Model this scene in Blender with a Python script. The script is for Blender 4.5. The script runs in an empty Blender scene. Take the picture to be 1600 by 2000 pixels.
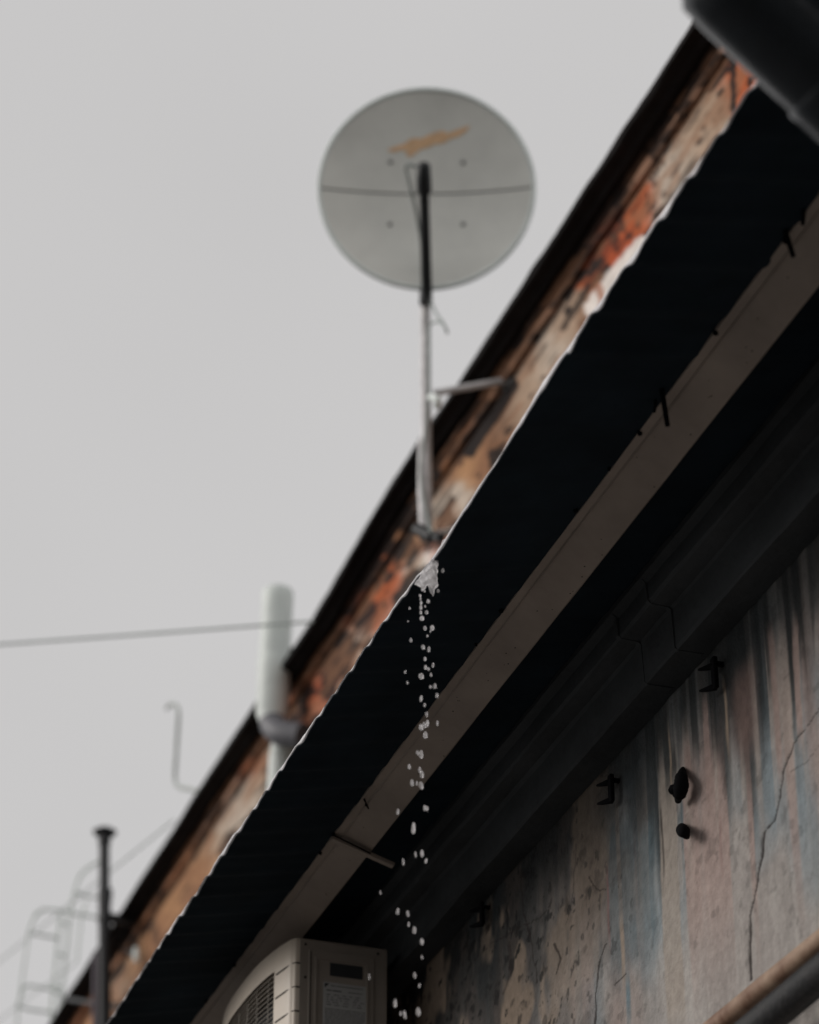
import bpy, bmesh, math, random
import numpy as np
from mathutils import Vector, Matrix
random.seed(4); RNG = np.random.default_rng(7)
R_ = math.radians
sc = bpy.context.scene

# ------------------------------------------------------------------ camera
F_PX = 5600.0
PITCH = math.atan(3410/F_PX); PSI = math.atan(2253/math.hypot(3410, F_PX))
CAM = Vector((0, 0, 1.6))
H = Vector((math.sin(PSI), math.cos(PSI), 0)); VR = Vector((math.cos(PSI), -math.sin(PSI), 0)); UPZ = Vector((0, 0, 1))
VU = -math.sin(PITCH)*H + math.cos(PITCH)*UPZ
VF = math.cos(PITCH)*H + math.sin(PITCH)*UPZ
cd = bpy.data.cameras.new('camera'); cam = bpy.data.objects.new('camera', cd); sc.collection.objects.link(cam)
m = Matrix.Identity(4)
for i in range(3):
    m[i][0] = VR[i]; m[i][1] = VU[i]; m[i][2] = -VF[i]; m[i][3] = CAM[i]
cam.matrix_world = m
cd.sensor_fit = 'VERTICAL'; cd.sensor_height = 36; cd.lens = F_PX*36/2000
cd.clip_start = .1; cd.clip_end = 5000
cd.dof.use_dof = True; cd.dof.focus_distance = 7.5; cd.dof.aperture_fstop = 2.4
sc.camera = cam
sc.render.resolution_x = 819; sc.render.resolution_y = 1024

# ------------------------------------------------------------------ world and sun
SUN_AZ = R_(-66)      # measured from +Y towards +X
SUN_EL = R_(24)
w = bpy.data.worlds.new('World'); sc.world = w; w.use_nodes = True
nt = w.node_tree; nt.nodes.clear()
sky = nt.nodes.new('ShaderNodeTexSky'); sky.sky_type = 'NISHITA'; sky.sun_disc = False
sky.sun_elevation = SUN_EL; sky.sun_rotation = SUN_AZ
hs = nt.nodes.new('ShaderNodeHueSaturation'); hs.inputs['Saturation'].default_value = .12
mx = nt.nodes.new('ShaderNodeMixRGB'); mx.inputs[0].default_value = .88
mx.inputs[2].default_value = (6.24, 6.14, 6.13, 1)
bg = nt.nodes.new('ShaderNodeBackground'); bg.inputs[1].default_value = .1
wo = nt.nodes.new('ShaderNodeOutputWorld')
nt.links.new(sky.outputs[0], hs.inputs['Color']); nt.links.new(hs.outputs[0], mx.inputs[1])
ctx = nt.nodes.new('ShaderNodeTexCoord'); cn = nt.nodes.new('ShaderNodeTexNoise'); cn.inputs['Scale'].default_value = 2.2; cn.inputs['Detail'].default_value = 3
cr = nt.nodes.new('ShaderNodeMapRange'); cr.inputs[1].default_value = .3; cr.inputs[2].default_value = .7; cr.inputs[3].default_value = .93; cr.inputs[4].default_value = 1.06
cm = nt.nodes.new('ShaderNodeMixRGB'); cm.blend_type = 'MULTIPLY'; cm.inputs[0].default_value = 1
nt.links.new(ctx.outputs['Generated'], cn.inputs['Vector']); nt.links.new(cn.outputs[0], cr.inputs[0])
nt.links.new(mx.outputs[0], cm.inputs[1]); nt.links.new(cr.outputs[0], cm.inputs[2])
nt.links.new(cm.outputs[0], bg.inputs[0]); nt.links.new(bg.outputs[0], wo.inputs[0])
sl = bpy.data.lights.new('sun', 'SUN'); sl.energy = 1.4; sl.angle = R_(30); sl.color = (1, .95, .9)
so = bpy.data.objects.new('sun', sl); sc.collection.objects.link(so)
sd = Vector((math.sin(SUN_AZ)*math.cos(SUN_EL), math.cos(SUN_AZ)*math.cos(SUN_EL), math.sin(SUN_EL)))
so.rotation_euler = sd.to_track_quat('Z', 'Y').to_euler(); so.location = (0, 0, 30)
sc.view_settings.view_transform = 'Standard'; sc.view_settings.look = 'None'
sc.view_settings.exposure = 0; sc.view_settings.gamma = 1
sc.render.engine = 'CYCLES'; sc.cycles.max_bounces = 8; sc.cycles.diffuse_bounces = 5

# ------------------------------------------------------------------ helpers
def at(u, v, X=None, Y=None, Z=None, D=None):
    """point seen in direction (u, v) on a plane X=, Y=, Z= (Z above eye) or at distance D"""
    d = (u-800)*VR - (v-1000)*VU + F_PX*VF
    if X is not None: k = X/d.x
    elif Y is not None: k = Y/d.y
    elif Z is not None: k = Z/d.z
    else: k = D/d.length
    return CAM + d*k
E = 1.6
def proj(P):
    P = np.asarray(P, float) - np.array(CAM)
    r = P@np.array(VR); uu = P@np.array(VU); f = P@np.array(VF)
    return 800 + F_PX*r/f, 1000 - F_PX*uu/f

def tag(o, label=None, cat=None, group=None, kind=None):
    if label: o['label'] = label
    if cat: o['category'] = cat
    if group: o['group'] = group
    if kind: o['kind'] = kind
    return o
def empty(name, loc, label, cat, group=None):
    o = bpy.data.objects.new(name, None); sc.collection.objects.link(o); o.location = loc
    o.empty_display_size = .1
    return tag(o, label, cat, group)
def world_loc(p):
    l = Vector((0, 0, 0))
    while p is not None:
        l += p.location; p = p.parent
    return l
def mk(name, V, Fs, mat, parent=None, smooth=False, cols=None):
    """mesh given in world coordinates"""
    off = world_loc(parent)
    me = bpy.data.meshes.new(name)
    V = np.asarray(V, float) - np.array(off)
    me.from_pydata(V.tolist(), [], [tuple(map(int, f)) for f in Fs]); me.update()
    if smooth: me.polygons.foreach_set('use_smooth', [True]*len(me.polygons))
    if cols is not None:
        a = me.color_attributes.new('stain', 'FLOAT_COLOR', 'POINT')
        c = np.ones((len(V), 4)); c[:, :3] = cols; a.data.foreach_set('color', c.ravel())
    me.materials.append(mat)
    o = bpy.data.objects.new(name, me); sc.collection.objects.link(o)
    if parent: o.parent = parent
    return o
class MB:
    def __init__(s): s.V = []; s.F = []
    def add(s, V, F):
        n = len(s.V); s.V += [tuple(v) for v in V]; s.F += [tuple(i+n for i in f) for f in F]; return s
    def box(s, a, b):
        x0, y0, z0 = a; x1, y1, z1 = b
        V = [(x, y, z) for x in (x0, x1) for y in (y0, y1) for z in (z0, z1)]
        return s.add(V, [(0, 1, 3, 2), (4, 6, 7, 5), (0, 4, 5, 1), (2, 3, 7, 6), (0, 2, 6, 4), (1, 5, 7, 3)])
    def tube(s, pts, rad, n=14, caps=True):
        pts = [Vector(p) for p in pts]; N = len(pts)
        if not hasattr(rad, '__len__'): rad = [rad]*N
        t0 = (pts[1]-pts[0]).normalized()
        a = t0.orthogonal().normalized(); V = []; prev = t0
        for i, p in enumerate(pts):
            t = (pts[min(i+1, N-1)]-pts[max(i-1, 0)]).normalized()
            a = (prev.rotation_difference(t) @ a); a = (a - t*a.dot(t)).normalized(); prev = t
            b = t.cross(a)
            for k in range(n):
                th = 2*math.pi*k/n; V.append(p+rad[i]*(math.cos(th)*a+math.sin(th)*b))
        Fs = [(i*n+k, i*n+(k+1) % n, (i+1)*n+(k+1) % n, (i+1)*n+k) for i in range(N-1) for k in range(n)]
        if caps: Fs += [tuple(range(n))[::-1], tuple((N-1)*n+k for k in range(n))]
        return s.add(V, Fs)
    def build(s, name, mat, parent=None, smooth=False, bevel=0):
        o = mk(name, s.V, s.F, mat, parent, smooth)
        if smooth:
            md = o.modifiers.new('es', 'EDGE_SPLIT'); md.split_angle = R_(50)
        if bevel:
            md = o.modifiers.new('bv', 'BEVEL'); md.width = bevel; md.segments = 2; md.limit_method = 'ANGLE'
        return o
def smooth_path(pts, k=6):
    P = [Vector(p) for p in pts]; out = []
    for i in range(len(P)-1):
        p0 = P[max(i-1, 0)]; p1 = P[i]; p2 = P[i+1]; p3 = P[min(i+2, len(P)-1)]
        for j in range(k):
            t = j/k
            out.append(.5*((2*p1)+(p2-p0)*t+(2*p0-5*p1+4*p2-p3)*t*t+(3*p1-p0-3*p2+p3)*t**3))
    out.append(P[-1]); return out
# value noise
def vnoise(x, y, seed=0):
    xi = np.floor(x).astype(int); yi = np.floor(y).astype(int); fx = x-xi; fy = y-yi
    fx = fx*fx*(3-2*fx); fy = fy*fy*(3-2*fy)
    def h(a, b):
        n = (a*374761393 + b*668265263 + seed*1442695041) & 0xffffffff
        n = ((n ^ (n >> 13))*1274126177) & 0xffffffff
        return ((n ^ (n >> 16)) & 0xffff)/65535.0
    return (h(xi, yi)*(1-fx)+h(xi+1, yi)*fx)*(1-fy)+(h(xi, yi+1)*(1-fx)+h(xi+1, yi+1)*fx)*fy
def fbm(x, y, seed=0, o=4):
    s = 0; a = .5; t = 0
    for i in range(o):
        s = s+a*vnoise(x*2**i, y*2**i, seed+i*17); t += a; a *= .55
    return s/t
def sstep(a, b, x):
    t = np.clip((x-a)/(b-a), 0, 1); return t*t*(3-2*t)
def lin(r, g, b):
    f = lambda c: (c/255/12.92) if c/255 <= .04045 else ((c/255+.055)/1.055)**2.4
    return (f(r), f(g), f(b))

def mat(name, col, rough=.7, var=.2, scale=8, bump=.15, bscale=None, metal=0, coat=0, attr=False, col2=None, spec=.5, thresh=None, detail=8, stretch=None):
    M = bpy.data.materials.new(name); M.use_nodes = True; n = M.node_tree; b = n.nodes['Principled BSDF']
    L = n.links.new
    tc = n.nodes.new('ShaderNodeTexCoord'); co = tc.outputs['Object']
    if stretch:
        mp = n.nodes.new('ShaderNodeMapping'); mp.inputs['Scale'].default_value = stretch; L(co, mp.inputs[0]); co = mp.outputs[0]
    ns = n.nodes.new('ShaderNodeTexNoise'); ns.inputs['Scale'].default_value = scale; ns.inputs['Detail'].default_value = detail
    ns.inputs['Roughness'].default_value = .62
    L(co, ns.inputs['Vector'])
    rp = n.nodes.new('ShaderNodeValToRGB'); L(ns.outputs[0], rp.inputs[0])
    c = Vector(col)
    if col2 is None:
        a_, b_ = c*(1-var), c*(1+var)
    else: a_, b_ = c, Vector(col2)
    t = thresh or (.32, .68)
    rp.color_ramp.elements[0].position = t[0]; rp.color_ramp.elements[1].position = t[1]
    if attr:
        at_ = n.nodes.new('ShaderNodeVertexColor'); at_.layer_name = 'stain'
        rp.color_ramp.elements[0].color = (1-var,)*3+(1,); rp.color_ramp.elements[1].color = (1+var,)*3+(1,)
        mm = n.nodes.new('ShaderNodeMixRGB'); mm.blend_type = 'MULTIPLY'; mm.inputs[0].default_value = 1
        L(at_.outputs[0], mm.inputs[1]); L(rp.outputs[0], mm.inputs[2]); L(mm.outputs[0], b.inputs['Base Color'])
    else:
        rp.color_ramp.elements[0].color = (*a_, 1); rp.color_ramp.elements[1].color = (*b_, 1)
        L(rp.outputs[0], b.inputs['Base Color'])
    b.inputs['Roughness'].default_value = rough; b.inputs['Metallic'].default_value = metal
    b.inputs['Coat Weight'].default_value = coat; b.inputs['Specular IOR Level'].default_value = spec
    if bump:
        n2 = n.nodes.new('ShaderNodeTexNoise'); n2.inputs['Scale'].default_value = bscale or scale*6; n2.inputs['Detail'].default_value = 6
        L(tc.outputs['Object'], n2.inputs['Vector'])
        bp = n.nodes.new('ShaderNodeBump'); bp.inputs['Strength'].default_value = bump; bp.inputs['Distance'].default_value = .01
        L(n2.outputs[0], bp.inputs['Height']); L(bp.outputs[0], b.inputs['Normal'])
    return M

M_wall = mat('stained_plaster', (1, 1, 1), .85, .16, 30, .5, 90, attr=True, spec=.2)
M_plain = mat('grey_render', (.16, .145, .13), .9, .3, 4, .3)
M_corn = mat('sooty_cornice_plaster', (.046, .050, .053), .85, .45, 3, .4, 30, spec=.15, stretch=(1, .5, 1))
M_par = mat('peeling_plaster', (1, 1, 1), .85, .15, 9, .5, 25, attr=True, spec=.2)
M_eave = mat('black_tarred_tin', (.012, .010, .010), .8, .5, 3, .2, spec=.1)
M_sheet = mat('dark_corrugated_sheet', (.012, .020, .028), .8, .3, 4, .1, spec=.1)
M_strip = mat('painted_flashing', (.30, .25, .212), .55, .22, 3, .12, 60)
M_ice = mat('melting_ice', (.86, .84, .86), .25, .05, 30, .3, 60, spec=.6)
M_metal = mat('galvanised_tube', (.62, .60, .60), .5, .25, 14, .1, metal=.15)
M_black = mat('black_coated_steel', (.010, .012, .014), .5, .3, 12, .1)
M_bolt = mat('dark_bolt', (.004, .004, .005), .9, .2, 30, 0, spec=.1)
M_dish = mat('grey_dish_paint', (.80, .80, .745), .6, .10, 2.2, .04)
M_rim = mat('dish_rim_paint', (.82, .88, .85), .5, .08, 8, 0)
M_org = mat('faded_orange_print', (.88, .58, .34), .7, .12, 20, 0)
M_pvc = mat('white_plastic_pipe', (.80, .85, .81), .5, .08, 6, .05)
M_pvcg = mat('grey_plastic_coupling', (.13, .13, .145), .5, .1, 6, .05)
M_pvcg2 = mat('pale_conduit', (.42, .45, .42), .6, .1, 8, 0)
M_flue = mat('sooted_flue_metal', (.006, .006, .008), .6, .4, 8, .2)
M_pale = mat('pale_galvanised_bar', (.72, .78, .73), .6, .1, 8, 0)
M_cable = mat('weathered_cable', (.36, .40, .38), .7, .1, 8, 0)
M_dpipe = mat('dark_painted_drainpipe', (.007, .010, .013), .25, .5, 5, .12, 30, spec=.4)
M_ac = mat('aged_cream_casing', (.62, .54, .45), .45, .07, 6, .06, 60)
M_acs = mat('aged_cream_side_shaded', (.27, .235, .20), .5, .12, 6, .06, 60)  # casing cream darkened: the shade on this side is put into the colour
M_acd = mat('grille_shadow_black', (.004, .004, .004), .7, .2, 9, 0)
M_wire = mat('grille_wire', (.30, .26, .21), .45, .1, 20, 0)
M_rec = mat('handle_recess_grey', (.02, .022, .024), .6, .1, 9, 0)
M_lab = mat('rating_label_paper', (.36, .36, .35), .6, .04, 9, 0)
M_ink = mat('label_ink', (.02, .02, .022), .7, .1, 9, 0)
M_rust = mat('rusty_pipe', (.15, .065, .034), .65, .3, 7, .05, 60, col2=(.38, .26, .18), thresh=(.36, .60))
M_grpipe = mat('grimy_iron_pipe', (.005, .006, .007), .55, .3, 20, .3, 60, spec=.35, col2=(.022, .020, .020))
M_ground = mat('wet_asphalt', (.085, .082, .08), .6, .25, 3, .3, 40)
def drop_mat():
    M = bpy.data.materials.new('water'); M.use_nodes = True; b = M.node_tree.nodes['Principled BSDF']
    b.inputs['Base Color'].default_value = (1, 1, 1, 1); b.inputs['Roughness'].default_value = .03
    b.inputs['Transmission Weight'].default_value = 1; b.inputs['IOR'].default_value = 1.33
    n = M.node_tree; ns = n.nodes.new('ShaderNodeTexNoise'); ns.inputs['Scale'].default_value = 120
    bp = n.nodes.new('ShaderNodeBump'); bp.inputs['Strength'].default_value = .3; bp.inputs['Distance'].default_value = .002
    n.links.new(ns.outputs[0], bp.inputs['Height']); n.links.new(bp.outputs[0], b.inputs['Normal'])
    tr = n.nodes.new('ShaderNodeBsdfTranslucent'); tr.inputs[0].default_value = (.97, .95, .96, 1)
    ms = n.nodes.new('ShaderNodeMixShader'); ms.inputs[0].default_value = .5
    n.links.new(b.outputs[0], ms.inputs[1]); n.links.new(tr.outputs[0], ms.inputs[2]); n.links.new(ms.outputs[0], n.nodes['Material Output'].inputs[0])
    return M
M_drop = drop_mat()

# ------------------------------------------------------------------ ground
mk('ground', [(-600, -600, 0), (600, -600, 0), (600, 1200, 0), (-600, 1200, 0)], [(0, 1, 2, 3)], M_ground)['kind'] = 'structure'

# ------------------------------------------------------------------ near building: stained wall and cornice
XW = 2.78
bld = empty('building', (XW, 7, 0), 'low building with water-stained cracked plaster wall under the dark canopy', 'building')
ys = np.arange(4.4, 9.6, .0062); zs = np.arange(2.0, 3.452, .0042)
YY, ZZ = np.meshgrid(ys, zs, indexing='ij')
P = np.stack([np.full(YY.shape, XW), YY, ZZ+E], -1).reshape(-1, 3)
u, v = proj(P); y = P[:, 1]; z = P[:, 2]-E
c_base = np.array(lin(178, 163, 152)); c_blue = np.array(lin(128, 148, 156)); c_pink = np.array(lin(188, 150, 134))
c_dark = np.array(lin(52, 60, 62)); c_ochre = np.array(lin(168, 138, 108)); c_teal = np.array(lin(84, 122, 134)); c_umb = np.array(lin(98, 84, 74))
def blend(C, c, a):
    a = np.clip(a, 0, 1)[:, None]; return C*(1-a)+c*a
C = np.tile(c_base, (len(y), 1))
def desat(C):
    g = C.mean(1)[:, None]; return g+(C-g)*.66
# broad patches
C = blend(C, c_blue, sstep(.46, .62, fbm(y*2.2, z*1.3, 3))*.8)
C = blend(C, c_pink, sstep(.50, .66, fbm(y*2.6+9, z*1.1, 8))*.6)
C = blend(C, np.array(lin(196, 184, 172)), sstep(.5, .7, fbm(y*3+30, z*2.0, 12))*.5)
# fine vertical wash streaks
st = fbm(y*38, z*1.6, 21, 3); st2 = fbm(y*90, z*2.5, 25, 3)
C = C*(.86+.28*st)[:, None]*(.93+.14*st2)[:, None]
# dark runs falling from the cornice
top = 3.45
ln = .12+.62*fbm(y*4.2, y*0+.3, 31, 2)**1.3+.42*(vnoise(y*17, y*0, 33)-.4)+.10*(vnoise(y*48, y*0, 35)-.5)
wob = .03*(fbm(y*30, z*5, 41)-.5)
dep = top-z+wob*3
run = sstep(1.15, .70, dep/np.maximum(ln, .05))
thr = vnoise(y*24+z*.5, z*.25, 37)
run = run*(.42+.58*sstep(.30, .52, thr))
lf0 = sstep(6.12, 6.25, y+.05*(fbm(z*5,y*0,50)-.5)); run = run*(1-.80*lf0)
C = blend(C, c_dark*1.3, run*.76)
run2 = sstep(1.6, .5, dep/np.maximum(ln, .05))*sstep(.50, .64, vnoise(y*40, z*.35, 39))
C = blend(C, c_umb, run2*.35*(1-lf0*.6))
# light runs through them
lr = sstep(.54, .64, vnoise(y*22+3, z*.22, 43))*(1-.6*lf0)*sstep(.12, .35, dep)*sstep(1.0, .5, dep)
C = blend(C, c_pink*1.05, lr*.85)
C = blend(C, np.array(lin(200, 176, 158)), sstep(.60, .70, vnoise(y*34+11, z*.25, 45))*sstep(.06, .2, dep)*sstep(.75, .3, dep)*.7)
C = blend(C, c_dark*.45, sstep(.24, .02, dep+.20*(vnoise(y*20, z*2, 47)-.5))*.55)  # soot band under the cornice, with the cornice's shade painted into it
C = blend(C, c_dark*.6, sstep(.9, .5, dep/np.maximum(ln, .05))*sstep(.56, .66, vnoise(y*30+5, z*.3, 49))*.7*(1-.8*lf0))
# more eroded plaster farther along (left in view), darkened by dirt and painted-in shade
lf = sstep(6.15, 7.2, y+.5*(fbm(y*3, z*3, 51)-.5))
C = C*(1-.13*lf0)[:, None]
C = blend(C, c_dark*.5, lf0*sstep(.62, .02, dep+.5*(fbm(y*5, z*4, 52, 4)-.5))*.85)  # deeper band on the left: soot and painted cornice shade together
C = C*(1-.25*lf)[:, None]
C = C*(1-.45*sstep(6.8, 8.3, y))[:, None]  # dirt and shade towards the air conditioner, both painted in
mo = fbm(y*7, z*7, 53, 5)
C = blend(C, c_umb*.8, lf*sstep(.42, .62, mo)*.7)
C = blend(C, c_dark, lf*sstep(.50, .66, fbm(y*5+3, z*3.2, 55, 4))*.5)
C = blend(C, c_ochre, lf*sstep(.50, .60, fbm(y*5+5, z*3+2, 57, 4))*.75)
sp = fbm(y*16, z*20, 61, 4)
C = blend(C, np.array(lin(20, 22, 22)), (lf*.65+.05)*sstep(.62, .74, sp))
C = blend(C, np.array(lin(40, 40, 38)), sstep(.68, .74, fbm(y*26+z*5, z*26, 63, 3))*(.25+.75*lf))
# teal wash along the pale vertical border and elsewhere, shapes laid out on the wall
def onwall(uv): p = at(uv[0], uv[1], X=XW); return p.y, p.z-E
def vline(uv0, uv1, wid, col, a, soft=.5, seed=0, left=None):
    global C
    y0, z0 = onwall(uv0); y1, z1 = onwall(uv1); ym = (y0+y1)/2
    zt, zb = max(z0, z1), min(z0, z1)
    wig = .012*(fbm(z*6, z*0, 71+seed)-.5)*2
    d = np.abs(y-ym-wig)
    m_ = sstep(wid, wid*soft, d)*sstep(zt+.03, zt-.06, z)*sstep(zb-.08, zb+.05, z)
    C = blend(C, col, m_*a)
vline((1262, 1600), (1272, 1830), .09, c_teal, .45, .1, 1)
vline((1240, 1500), (1250, 1600), .08, c_dark, .6, .3, 2)
vline((1308, 1480), (1316, 1990), .06, np.array(lin(186, 165, 145)), .85, .8, 3)
vline((1290, 1560), (1294, 1700), .008, c_umb*.6, .8, .4, 4)
vline((1190, 1690), (1192, 1830), .010, np.array(lin(150, 90, 84)), .6, .3, 5)
vline((1215, 1790), (1218, 1900), .018, c_ochre*1.2, .7, .4, 6)
vline((1228, 1900), (1230, 1980), .022, c_teal*1.1, .8, .3, 7)
vline((1310, 1450), (1312, 1530), .05, c_dark, .8, .6, 8)
vline((1345, 1440), (1350, 1560), .022, c_pink, .9, .6, 9)
vline((1378, 1360), (1384, 1560), .018, c_pink*1.08, .9, .6, 10)
vline((1306, 1420), (1312, 1520), .008, c_ochre*1.3, .9, .5, 11)
vline((1555, 1210), (1562, 1430), .020, c_pink*1.1, .9, .6, 12)
vline((1512, 1220), (1520, 1500), .020, c_pink, .85, .5, 13)
vline((1450, 1300), (1462, 1450), .10, np.array(lin(150, 112, 98)), .7, .3, 14)
vline((1418, 1330), (1424, 1450), .010, c_ochre*1.25, .9, .5, 15)
vline((1408, 1580), (1410, 1700), .012, np.array(lin(160, 110, 100)), .5, .4, 16)
vline((1332, 1560), (1334, 1615), .03, c_teal*.9, .6, .4, 17)
# cracks
def seg(pts, wid, a, seed):
    global C
    W = [onwall(p) for p in pts]; jy = y+.012*(fbm(y*25, z*25, seed)-.5)*2; jz = z+.008*(fbm(y*25+7, z*25, seed+5)-.5)*2
    best = np.full(len(y), 9.)
    for (a0, b0), (a1, b1) in zip(W[:-1], W[1:]):
        # measure with the foreshortening of the wall left out: y is compressed by .4
        dx, dz = (a1-a0)*.4, b1-b0; t = np.clip((((jy-a0)*.4)*dx+(jz-b0)*dz)/(dx*dx+dz*dz+1e-9), 0, 1)
        best = np.minimum(best, np.hypot((jy-a0)*.4-t*dx, jz-b0-t*dz))
    wv = wid*.80*(.6+.7*vnoise(z*18, y*0, seed+9))
    C = blend(C, np.array(lin(48, 34, 28)), sstep(wv, wv*.35, best)*a)
    return best
crack = seg([(1640, 1300), (1600, 1390), (1556, 1448), (1540, 1484), (1527, 1540), (1516, 1600), (1496, 1625), (1490, 1680), (1478, 1740), (1468, 1790), (1468, 1860), (1472, 1915)], .0048, .9, 81)
seg([(1640, 1440), (1600, 1458), (1575, 1490), (1548, 1506)], .0035, .5, 85)
seg([(1186, 1843), (1172, 1880), (1168, 1930), (1165, 2010)], .0040, .85, 88)
seg([(1226, 1902), (1212, 1916), (1200, 1922)], .004, .8, 89)
seg([(1020, 1700), (1026, 1780), (1042, 1850), (1052, 1920)], .0038, .7, 91)
seg([(935, 1870), (960, 1845), (1010, 1815), (1060, 1790), (1080, 1762)], .0034, .7, 92)
seg([(1085, 1842), (1098, 1870), (1090, 1900)], .007, .8, 93)
seg([(995, 1840), (1000, 1900), (985, 1940)], .012, .5, 94)
seg([(1150, 1715), (1168, 1735), (1186, 1738)], .003, .7, 95)
seg([(1128, 1650), (1120, 1760), (1110, 1800)], .003, .5, 96)
rel = -.005*fbm(y*5, z*5, 101, 4) + .003*run - .002*st
P[:, 0] += rel + .003*sstep(.005, .0, crack)
n0, n1 = YY.shape
Fs = [(i*n1+j, i*n1+j+1, (i+1)*n1+j+1, (i+1)*n1+j) for i in range(n0-1) for j in range(n1-1)]
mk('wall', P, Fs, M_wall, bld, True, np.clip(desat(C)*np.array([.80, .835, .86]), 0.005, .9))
mb = MB(); mb.box((XW+.01, -1.0, 0), (4.1, 26, 3.72+E)); mb.box((XW-.004, -1.0, 0), (XW+.01, 4.4, 3.45+E)); mb.box((XW-.004, 9.596, 0), (XW+.01, 26, 3.45+E)); mb.box((XW-.004, 4.4, 0), (XW+.01, 9.596, 2.0+E))
mb.build('masonry', M_plain, bld)
# cornice swept along the wall, slightly crooked
def sweep(name, prof, ys, mat_, parent, jit=.004, seed=0, dz=None, col=None, smooth=False):
    V = []; n = len(prof)
    ys = np.asarray(ys)
    for k, (px, pz) in enumerate(prof):
        jx = jit*(fbm(ys*3+k*7, ys*0, seed)-.5)*2+jit*.5*(fbm(ys*14, ys*0+k, seed+3)-.5); jz = jit*(fbm(ys*3+k*5, ys*0+9, seed+1)-.5)*2
        d = dz(ys) if dz else 0
        V.append(np.stack([px+jx, ys, pz+jz+d+E], -1))
    V = np.stack(V, 1).reshape(-1, 3)
    Fs = [(i*n+j, (i+1)*n+j, (i+1)*n+j+1, i*n+j+1) for i in range(len(ys)-1) for j in range(n-1)]
    Fs += [tuple(range(n)), tuple((len(ys)-1)*n+j for j in range(n))[::-1]]
    return mk(name, V, Fs, mat_, parent, smooth, col(V) if col else None)
cy = np.arange(-1.0, 26, .06)
sweep('cornice', [(XW+.01, 3.45), (2.694, 3.448), (2.687, 3.455), (2.684, 3.56), (2.676, 3.568), (2.628, 3.570), (2.620, 3.578), (2.618, 3.625), (2.60, 3.64), (2.60, 3.66), (XW+.01, 3.66)], cy, M_corn, bld, .004, 5)
# raised seams where a patched length of cornice starts
for (pu, pv, wd) in ((1240, 1340, .016), (1300, 1290, .012)):
    yy = at(pu, pv, X=2.66).y; pb = MB()
    prof = [(2.76, 3.446), (2.694, 3.446), (2.684, 3.452), (2.679, 3.560), (2.670, 3.566), (2.626, 3.568), (2.616, 3.576), (2.612, 3.625), (2.600, 3.64)]
    n = len(prof)
    V = [(px_+k*.012, yy+s_, pz_+k*.008+E) for s_ in (-wd/2, wd/2) for k in (0, 1) for px_, pz_ in prof]
    Fs = []
    for j in range(n-1):
        Fs += [(j, 2*n+j, 2*n+j+1, j+1), (j, j+1, n+j+1, n+j), (2*n+j, 3*n+j, 3*n+j+1, 2*n+j+1)]
    pb.add(V, Fs); pb.build('cornice_joint', M_corn, bld)

# ------------------------------------------------------------------ canopy
can = empty('canopy', (2.3, 7, E+3.6), 'dark corrugated sheet canopy with icy dripping edge over the stained wall', 'canopy')
EX = 2.0
SL = .2126
def sag(yy):   # uneven outer edge, metres
    return np.interp(yy, [0, 3.9, 4.4, 4.8, 5.15, 5.5, 5.62, 5.8, 6.1, 8.3, 9, 12, 30], [0, 0, .005, .010, -.010, -.024, -.028, -.012, -.002, 0.004, -.006, -.004, 0])
sy = np.arange(-1, 24, .012); sx = np.concatenate([[EX-.001, EX], np.linspace(EX+.03, 2.8, 12)])
def wave(yy):
    ph = yy/.150+2.6*fbm(yy*.8, yy*0, 141, 3)
    a = .0095*(.35+1.0*fbm(yy*1.3, yy*0+4, 143, 2))
    a = a*np.where((yy > 4.75) & (yy < 5.7), .25, 1)*np.interp(yy, [6.5, 9], [1, .5])
    ww = np.sin(2*math.pi*ph); return a*(ww*.8+.35*np.sin(4*math.pi*ph+.8))+.006*(fbm(yy*5, yy*0+2, 145, 2)-.5)
Vs = []; th = .006
SXX, SYY = np.meshgrid(sx, sy, indexing='ij')
k_ = np.exp(-(SXX-EX)/.12)
jx = .008*(fbm(SYY*7, SXX*0, 147)-.5)*k_
zt = 3.528+SL*(SXX-EX)+wave(SYY)*(.45+.55*np.exp(-(SXX-EX)/.10))+sag(SYY)*k_
bot = np.stack([SXX+jx, SYY, zt+E], -1).reshape(-1, 3); topv = bot+np.array([0, 0, th])
na, nb = SXX.shape; nv = na*nb
Fs = []
for i in range(na-1):
    for j in range(nb-1):
        a0 = i*nb+j; Fs.append((a0, a0+1, a0+nb+1, a0+nb)); Fs.append((nv+a0, nv+a0+nb, nv+a0+nb+1, nv+a0+1))
for j in range(nb-1): Fs.append((j, nv+j, nv+j+1, j+1)); a0 = (na-1)*nb+j; Fs.append((a0, a0+1, nv+a0+1, nv+a0))
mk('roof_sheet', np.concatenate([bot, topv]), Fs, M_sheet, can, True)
# rim of melting ice lying in the troughs of the sheet
iy = np.arange(3.0, 14, .008)
lvl = 3.528+sag(iy)+.0030+.030*(fbm(iy*3.1, iy*0, 151, 3)-.49)+.006*(fbm(iy*20, iy*0, 153, 2)-.5)
lvl += np.interp(iy, [4.75, 4.9, 5.5, 5.7], [0, .004, .006, 0])
base = 3.528+wave(iy)+sag(iy)-.001
hgt = np.maximum(lvl-base, .0)
V = []
for dx, f in ((-.004, 0.), (-.0065, .5), (-.003, 1.), (.010, 1.), (.008, 0.)):
    V.append(np.stack([np.full(iy.shape, EX+dx)+.0*iy, iy, base+f*hgt+E+.004+SL*max(dx, 0)], -1))
V = np.stack(V, 1).reshape(-1, 3); n = 5
Fs = [(i*n+j, (i+1)*n+j, (i+1)*n+(j+1) % n, i*n+(j+1) % n) for i in range(len(iy)-1) for j in range(n)]
mk('ice_rim', V, Fs, M_ice, can, True)['label'] = 'thin white rim of melting ice along the outer edge'
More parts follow.
